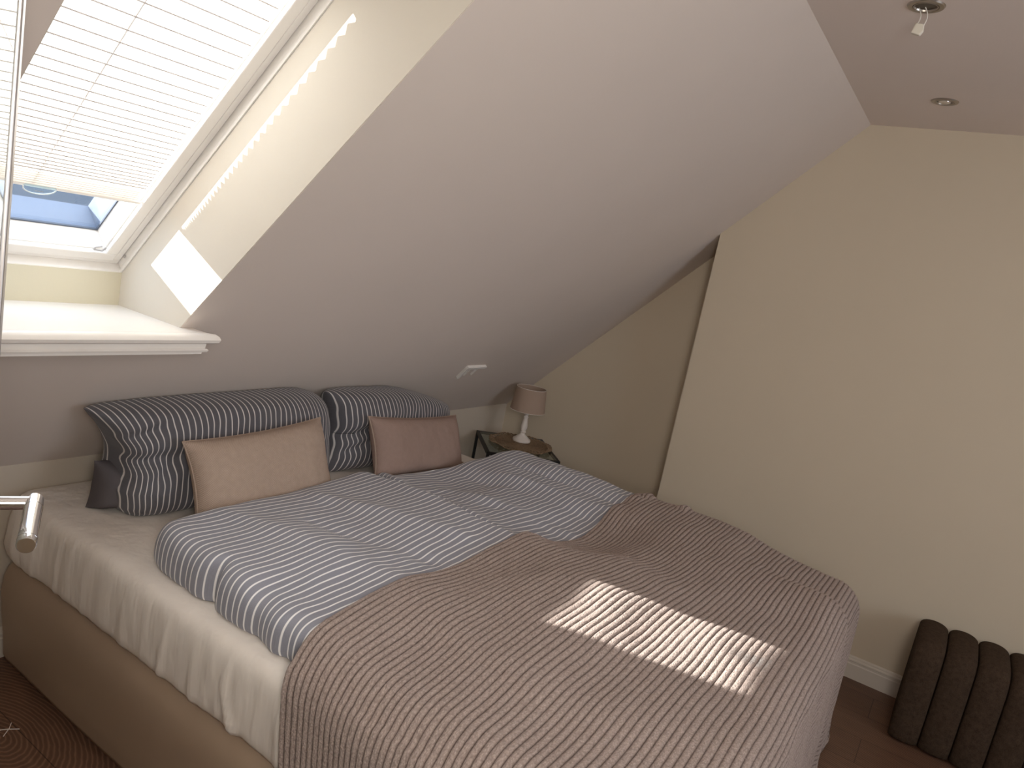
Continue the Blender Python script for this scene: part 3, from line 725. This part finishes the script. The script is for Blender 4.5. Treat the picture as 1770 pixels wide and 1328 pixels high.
# ------------------------------------------------------------------ pillows and cushions
def pillow(name, c, ux, uy, hw, hh, T, material, label, cat, group, seed=0, shape=None, zfloor=None, fold=None, slope_lim=True, uvscale=1.0, pw=0.42, pinch=0.06, wr=1.0):
    """c centre, ux width axis, uy up axis, half sizes and half thickness; front faces the camera side"""
    ux = Vector(ux).normalized(); uy = Vector(uy).normalized(); un = ux.cross(uy).normalized()  # points to -Y (front)
    c = Vector(c); nu, nv = 120, 72
    rows = []
    def pt(i, j, side):
        u = math.sin(PI / 2 * (-1 + 2 * i / nu)); v = math.sin(PI / 2 * (-1 + 2 * j / nv))
        xo = u * hw; yo = v * hh
        x = u * hw * (1 - pinch * (1 - v * v) * abs(u) ** 3 * 0 - pinch * (1 - abs(v) ** 2) * abs(u) ** 6)
        y = v * hh * (1 - pinch * 1.3 * (1 - u * u) * abs(v) ** 6)
        t = T * max(0, (1 - u ** 4)) ** pw * max(0, (1 - v ** 4)) ** pw
        if shape: x, y, t = shape(u, v, x, y, t, side)
        k = (1 - abs(u) ** 8)
        wrn = wr * (0.006 * nz(x * 9 + seed, y * 9, side) + 0.0035 * nz(x * 24, y * 20 + seed, 1))
        p_ = c + ux * x + uy * y + un * (side * t + wrn * min(1, t / (T * 0.3)))
        if fold: p_ += un * (fold(x, y) * (1 if side > 0 else 0) * min(1, t / (T * 0.3)))
        if zfloor is not None and p_.z < zfloor:
            p_ = Vector((p_.x, p_.y - (zfloor - p_.z) * 0.12 * side, zfloor + 0.0))
        if slope_lim:
            dd = (p_ - Vector((0, 0, 1.55))).dot(nrm) - (C0 - 0.004)
            if dd > 0: p_ -= nrm * dd
            if p_.y > YK - 0.004: p_.y = YK - 0.004
        return p_, (xo * uvscale + 0.0107, yo * uvscale)
    W = nu + 1; T2 = (nu + 1) * (nv + 1); vs = []; uv = []; mp = {}
    for si, side in enumerate((1, -1)):
        for j in range(nv + 1):
            for i in range(nu + 1):
                k = si * T2 + j * W + i
                if side < 0 and (i in (0, nu) or j in (0, nv)): mp[k] = mp[k - T2]; continue
                p_, q = pt(i, j, side); mp[k] = len(vs); vs.append(p_); uv.append(q)
    fs = []
    for j in range(nv):
        for i in range(nu):
            a_ = j * W + i
            fs.append(tuple(mp[q] for q in (a_, a_ + 1, a_ + W + 1, a_ + W)))
            fs.append(tuple(mp[q + T2] for q in (a_, a_ + W, a_ + W + 1, a_ + 1)))
    o = new_obj(name, vs, fs, material, None, True, uv)
    tag(o, label, cat, group)
    rim = [vs[mp[j * W + i]] for j, i in [(0, i) for i in range(nu + 1)] + [(j, nu) for j in range(1, nv + 1)] + [(nv, i) for i in range(nu - 1, -1, -1)] + [(j, 0) for j in range(nv - 1, 0, -1)]]
    return o, rim

# left big pillow: slouched, its left end folded into an upper ear and a lower lobe
def shL(u, v, x, y, t, side):
    if u < 0:
        k = min(1, (-u) ** 3)
        prof = [(-1, .14), (-.75, .09), (-.45, .07), (-.15, .085), (.15, .08), (.5, .05), (.8, .02), (1, .005)]
        for (a0, b0), (a1, b1) in zip(prof, prof[1:]):
            if a0 <= v <= a1: sh = b0 + (b1 - b0) * (v - a0) / (a1 - a0); break
        else: sh = 0
        x += sh * k
        if v > .6: y += 0.0 * k
        y -= 0.030 * max(0, v) ** 2 * abs(u) ** 2.2
    else:
        y -= 0.035 * max(0, v) ** 2 * u ** 5; x -= 0.085 * max(0, v) ** 2 * u ** 3 - 0.02 * max(0, -v) * u ** 3
    if v < 0: t *= 1.0 + 0.25 * (-v)
    return x, y, t
def foldL(x, y):
    f = 0
    for (x0, y0, x1, y1, w_, a_) in [(-.45, -.02, -.22, .03, .016, -.035), (-.40, .06, -.24, .13, .013, -.022), (-.30, -.05, -.20, .04, .012, -.016), (-.44, -.10, -.36, -.03, .016, -.025), (-.10, .16, .25, .15, .03, .006)]:
        dx, dy = x1 - x0, y1 - y0; t = max(0, min(1, ((x - x0) * dx + (y - y0) * dy) / (dx * dx + dy * dy)))
        d2 = (x - x0 - t * dx) ** 2 + (y - y0 - t * dy) ** 2; f += a_ * math.exp(-d2 / (2 * w_ * w_)) * math.sin(PI * (0.15 + 0.8 * t))
    return f
pillow('pillow', (1.545, 2.005, 0.742), (1, 0, 0), (0, 0.02, 1), 0.462, 0.185, 0.138, M['pillow'],
       'large dark grey striped pillow behind the lighter beige cushion, left against the sloped ceiling', 'pillow', 'large striped pillows', 1.5, shL, 0.5800, foldL)
# dark plain lobe: open end of the cover tucked below
def shLobe(u, v, x, y, t, side): return x, y - 0.02 * u, t
lb, _ = pillow('pillowcase_flap', (1.262, 2.02, 0.648), (1, -0.25, 0), (0.10, 0.0, 1), 0.118, 0.074, 0.090, M['pillowplain'], '', '', None, 5.5, None, 0.5795, None, wr=2.4, pw=0.85)
for k in ('label', 'category'): del lb[k]
lb.parent = bpy.data.objects['pillow']; lb['label'] = 'plain dark grey flap'
def shR(u, v, x, y, t, side):
    y -= 0.085 * max(0, v) * max(0, u + .1) ** 1.6
    if v > 0: y -= .02 * (-u if u < 0 else 0) ** 4
    if u < 0: x += 0.02 * (1 - v * v) * (-u) ** 3
    return x, y, t
def foldR(x, y):
    f = 0
    for (x0, y0, x1, y1, w_, a_) in [(-.36, -.02, -.16, .04, .015, -.028), (-.34, -.08, -.22, -.02, .012, -.018), (-.30, .05, -.05, .10, .02, .008)]:
        dx, dy = x1 - x0, y1 - y0; t = max(0, min(1, ((x - x0) * dx + (y - y0) * dy) / (dx * dx + dy * dy)))
        d2 = (x - x0 - t * dx) ** 2 + (y - y0 - t * dy) ** 2; f += a_ * math.exp(-d2 / (2 * w_ * w_)) * math.sin(PI * (0.15 + 0.8 * t))
    return f
pillow('pillow', (2.385, 2.025, 0.730), (1, 0.04, -0.03), (0, 0.02, 1), 0.395, 0.172, 0.132, M['pillow'],
       'large dark grey striped pillow behind the rosy beige cushion, nearer the lamp', 'pillow', 'large striped pillows', 4.5, shR, 0.5805, foldR)

def cushion(c, ux, uy, hw, hh, T, material, label, seed):
    o, rim = pillow('cushion', c, ux, uy, hw, hh, T, material, label, 'cushion', 'small beige cushions', seed, None, 0.581, None, pw=0.55, pinch=0.07, wr=0.7)
    b = MB(); b.tube(rim[::2] + [rim[0]], 0.0030, 6, cap=False); b.build('piping', M['piping'], o, True)
    return o
cushion((1.552, 1.785, 0.722), (1, 0.02, 0.045), (-0.03, 0.42, 1), 0.266, 0.132, 0.072, M['cushion'], 'light beige woven cushion leaning on the left striped pillow', 2.0)
cushion((2.385, 1.835, 0.688), (1, 0.03, -0.085), (0.0, 0.36, 1), 0.298, 0.122, 0.062, M['cushion2'], 'rosy beige cushion leaning on the right striped pillow', 6.0)

# ------------------------------------------------------------------ bedside table with glass top
TZ = 0.505
tc = [Vector((3.176, 1.992, 0)), Vector((3.456, 1.703, 0)), Vector((3.760, 2.000, 0)), Vector((3.486, 2.285, 0))]
ctr = sum(tc, Vector()) / 4
tb = empty('bedside_table', (ctr.x, ctr.y, 0), 'square black metal bedside table with a glass top in the corner', 'table')
r_ = 0.0075
tin = [p + (ctr - p).normalized() * 0.010 for p in tc]
e1 = (tc[1] - tc[0]).normalized(); e2 = (tc[3] - tc[0]).normalized()
def bar2(p, q, mb, z0, z1):
    d = (q - p).normalized(); s_ = Vector((-d.y, d.x, 0)) * r_
    p = p - d * r_; q = q + d * r_
    mb.prism([p - s_, q - s_, q + s_, p + s_], (0, 0, z0), (0, 0, z1))
for i in range(4):
    b = MB(); bar2(tin[i] - e1 * 0.00001, tin[i] + e1 * 0.00001, b, 0.0, TZ - 0.0155); b.build('leg', M['black'], tb)
b = MB()
for i in range(4): bar2(tin[i], tin[(i + 1) % 4], b, TZ - 0.0155, TZ - 0.0005)
b.build('top_frame', M['black'], tb)
b = MB()
for i in range(4): bar2(tin[i], tin[(i + 1) % 4], b, 0.04, 0.046)
b.build('lower_frame', M['black'], tb)
b = MB(); gi = [p + (ctr - p).normalized() * 0.022 for p in tc]; b.prism(gi, (0, 0, TZ - 0.008), (0, 0, TZ)); b.build('glass_top', M['tableglass'], tb)

# seagrass mat
mc = Vector((3.500, 1.990, TZ + 0.001)); b = MB(); vs = []
def spiral(mb, r0, r1, turns, th):
    pts = []; n_ = int(turns * 40)
    for k in range(n_ + 1):
        u = k / n_; a_ = u * turns * 2 * PI; r = r0 + (r1 - r0) * u
        pts.append((mc.x + r * math.cos(a_), mc.y + r * math.sin(a_), mc.z + th * 0.9 + 0.0012 * math.sin(a_ * 23)))
    mb.tube(pts, th, 6)
spiral(b, 0.004, 0.155, 18, 0.0048)
o = tag(b.build('woven_mat', M['seagrass'], None, True), 'round brown woven seagrass mat with a looped rim under the lamp', 'mat')
b = MB()
for k in range(44):
    a_ = 2 * PI * k / 44; rr = 0.166; p = Vector((mc.x + rr * math.cos(a_), mc.y + rr * math.sin(a_), mc.z + 0.0065)); d = Vector((math.cos(a_), math.sin(a_), 0)); t_ = Vector((-d.y, d.x, 0))
    lp = [p + d * (0.012 * math.cos(q * 2 * PI / 10)) + t_ * (0.011 * math.sin(q * 2 * PI / 10)) + Vector((0, 0, 0.004 + 0.004 * math.sin(q * 2 * PI / 10 + k))) for q in range(11)]
    b.tube(lp, 0.0034, 6)
b.build('looped_rim', M['seagrass'], o, True)

# table lamp
LX, LY, LZ = 3.545, 2.015, TZ + 0.0112
lp = empty('table_lamp', (LX, LY, LZ), 'small table lamp with turned white foot and beige shade', 'lamp')
b = MB(); b.lathe([(0.0, 0.0), (0.050, 0.0), (0.052, 0.006), (0.050, 0.013), (0.045, 0.017), (0.036, 0.024), (0.024, 0.034), (0.015, 0.043), (0.0125, 0.048), (0.017, 0.053), (0.017, 0.056), (0.013, 0.060), (0.015, 0.066),
                   (0.0195, 0.080), (0.0185, 0.095), (0.0155, 0.115), (0.0125, 0.135), (0.0145, 0.138), (0.0145, 0.142), (0.011, 0.146), (0.010, 0.152), (0.013, 0.156), (0.012, 0.170), (0.0, 0.171)], (LX, LY, LZ), 32)
b.build('turned_foot', M['lampwhite'], lp, True)
b = MB(); b.lathe([(0.008, 0.170), (0.008, 0.195), (0.011, 0.20), (0.011, 0.225), (0.0, 0.226)], (LX, LY, LZ), 16); b.build('bulb_holder', M['ceramic'], lp, True)
b = MB(); b.lathe([(0.099, 0.180), (0.0835, 0.312), (0.0820, 0.312), (0.0975, 0.180), (0.099, 0.180)], (LX, LY, LZ), 48); sh = b.build('lamp_shade', M['shade'], lp, True)
b = MB()
for rr, hh_ in ((0.0988, 0.181), (0.0833, 0.311)):
    b.tube([(LX + rr * math.cos(2 * PI * k / 48), LY + rr * math.sin(2 * PI * k / 48), LZ + hh_) for k in range(49)], 0.0016, 6, cap=False)
for k in range(3):
    a_ = 2 * PI * k / 3; b.tube([(LX, LY, LZ + 0.2), (LX + 0.092 * math.cos(a_), LY + 0.092 * math.sin(a_), LZ + 0.226)], 0.0012, 6)
b.build('shade_wire', M['lampwhite'], sh, True)

# ------------------------------------------------------------------ channel tufted boucle bench
bn = empty('channel_bench', (3.31, -0.6, 0), 'low dark brown boucle bench of upright rolls along the end wall', 'bench')
NR = 9; PW = 0.106
for k in range(NR):
    y1 = -0.075 - PW * k; y0 = y1 - PW
    vs = []; fs = []
    # profile path in XZ (outer), and section bulging in y
    path = []
    x_f, x_b, zt = 3.135, 3.500, 0.418
    path += [(x_f + 0.045, -0.02), (x_f + 0.006, -0.016), (x_f - 0.004, 0.03), (x_f - 0.008, 0.10), (x_f - 0.006, 0.20), (x_f - 0.004, 0.30), (x_f + 0.0, 0.36), (x_f + 0.012, 0.392), (x_f + 0.035, 0.41), (x_f + 0.07, zt), (3.30, zt + 0.002), (x_b - 0.07, zt), (x_b - 0.03, 0.408), (x_b - 0.008, 0.388), (x_b, 0.35), (x_b, 0.2), (x_b, 0.05), (x_b - 0.02, -0.02)]
    cx, cz = 3.315, 0.20; nsec = 14; npth = len(path)
    for j in range(nsec + 1):
        a_ = PI * j / nsec; yy = (y0 + y1) / 2 + math.cos(a_) * PW / 2 * 0.995; ins = 0.026 * (1 - math.sin(a_) ** 0.75)
        if j in (0, nsec): ins = 0.03
        for (x, z) in path:
            dx, dz = x - cx, z - cz
            fx = max(0.0, abs(dx) - ins) / max(abs(dx), 1e-6); fz = max(0.0, abs(dz) - ins) / max(abs(dz), 1e-6)
            z2 = cz + dz * fz
            vs.append((min(x_b, cx + dx * fx), yy, max(0.003, z2)))
    for j in range(nsec):
        for i in range(npth): fs.append((j * npth + i, (j + 1) * npth + i, (j + 1) * npth + (i + 1) % npth, j * npth + (i + 1) % npth))
    fs.append(tuple(range(npth))); fs.append(tuple(nsec * npth + i for i in range(npth))[::-1])
    o = new_obj('padded_roll', vs, fs, M['boucle'], bn, True)
    sb = o.modifiers.new('s', 'SUBSURF'); sb.levels = 1; sb.render_levels = 2
b = MB(); b.box((3.22, -0.075 - PW * NR + 0.02, 0.0), (3.47, -0.095, 0.03)); b.build('plinth', M['black'], bn)

# thread scrap on the floor
b = MB()
tp = Vector((0.935, 1.945, 0.0015))
b.tube([tp + Vector((-0.022, 0.012, 0)), tp + Vector((-0.006, 0.004, 0)), tp + Vector((0.018, -0.016, 0))], 0.0011, 6)
b.tube([tp + Vector((-0.024, -0.020, 0)), tp + Vector((0.0, 0.002, 0.0008)), tp + Vector((0.014, 0.022, 0))], 0.0011, 6)
tag(b.build('thread_scrap', M['thread'], None, True), 'tiny white crossed thread scrap on the dark floor beside the bed', 'thread')
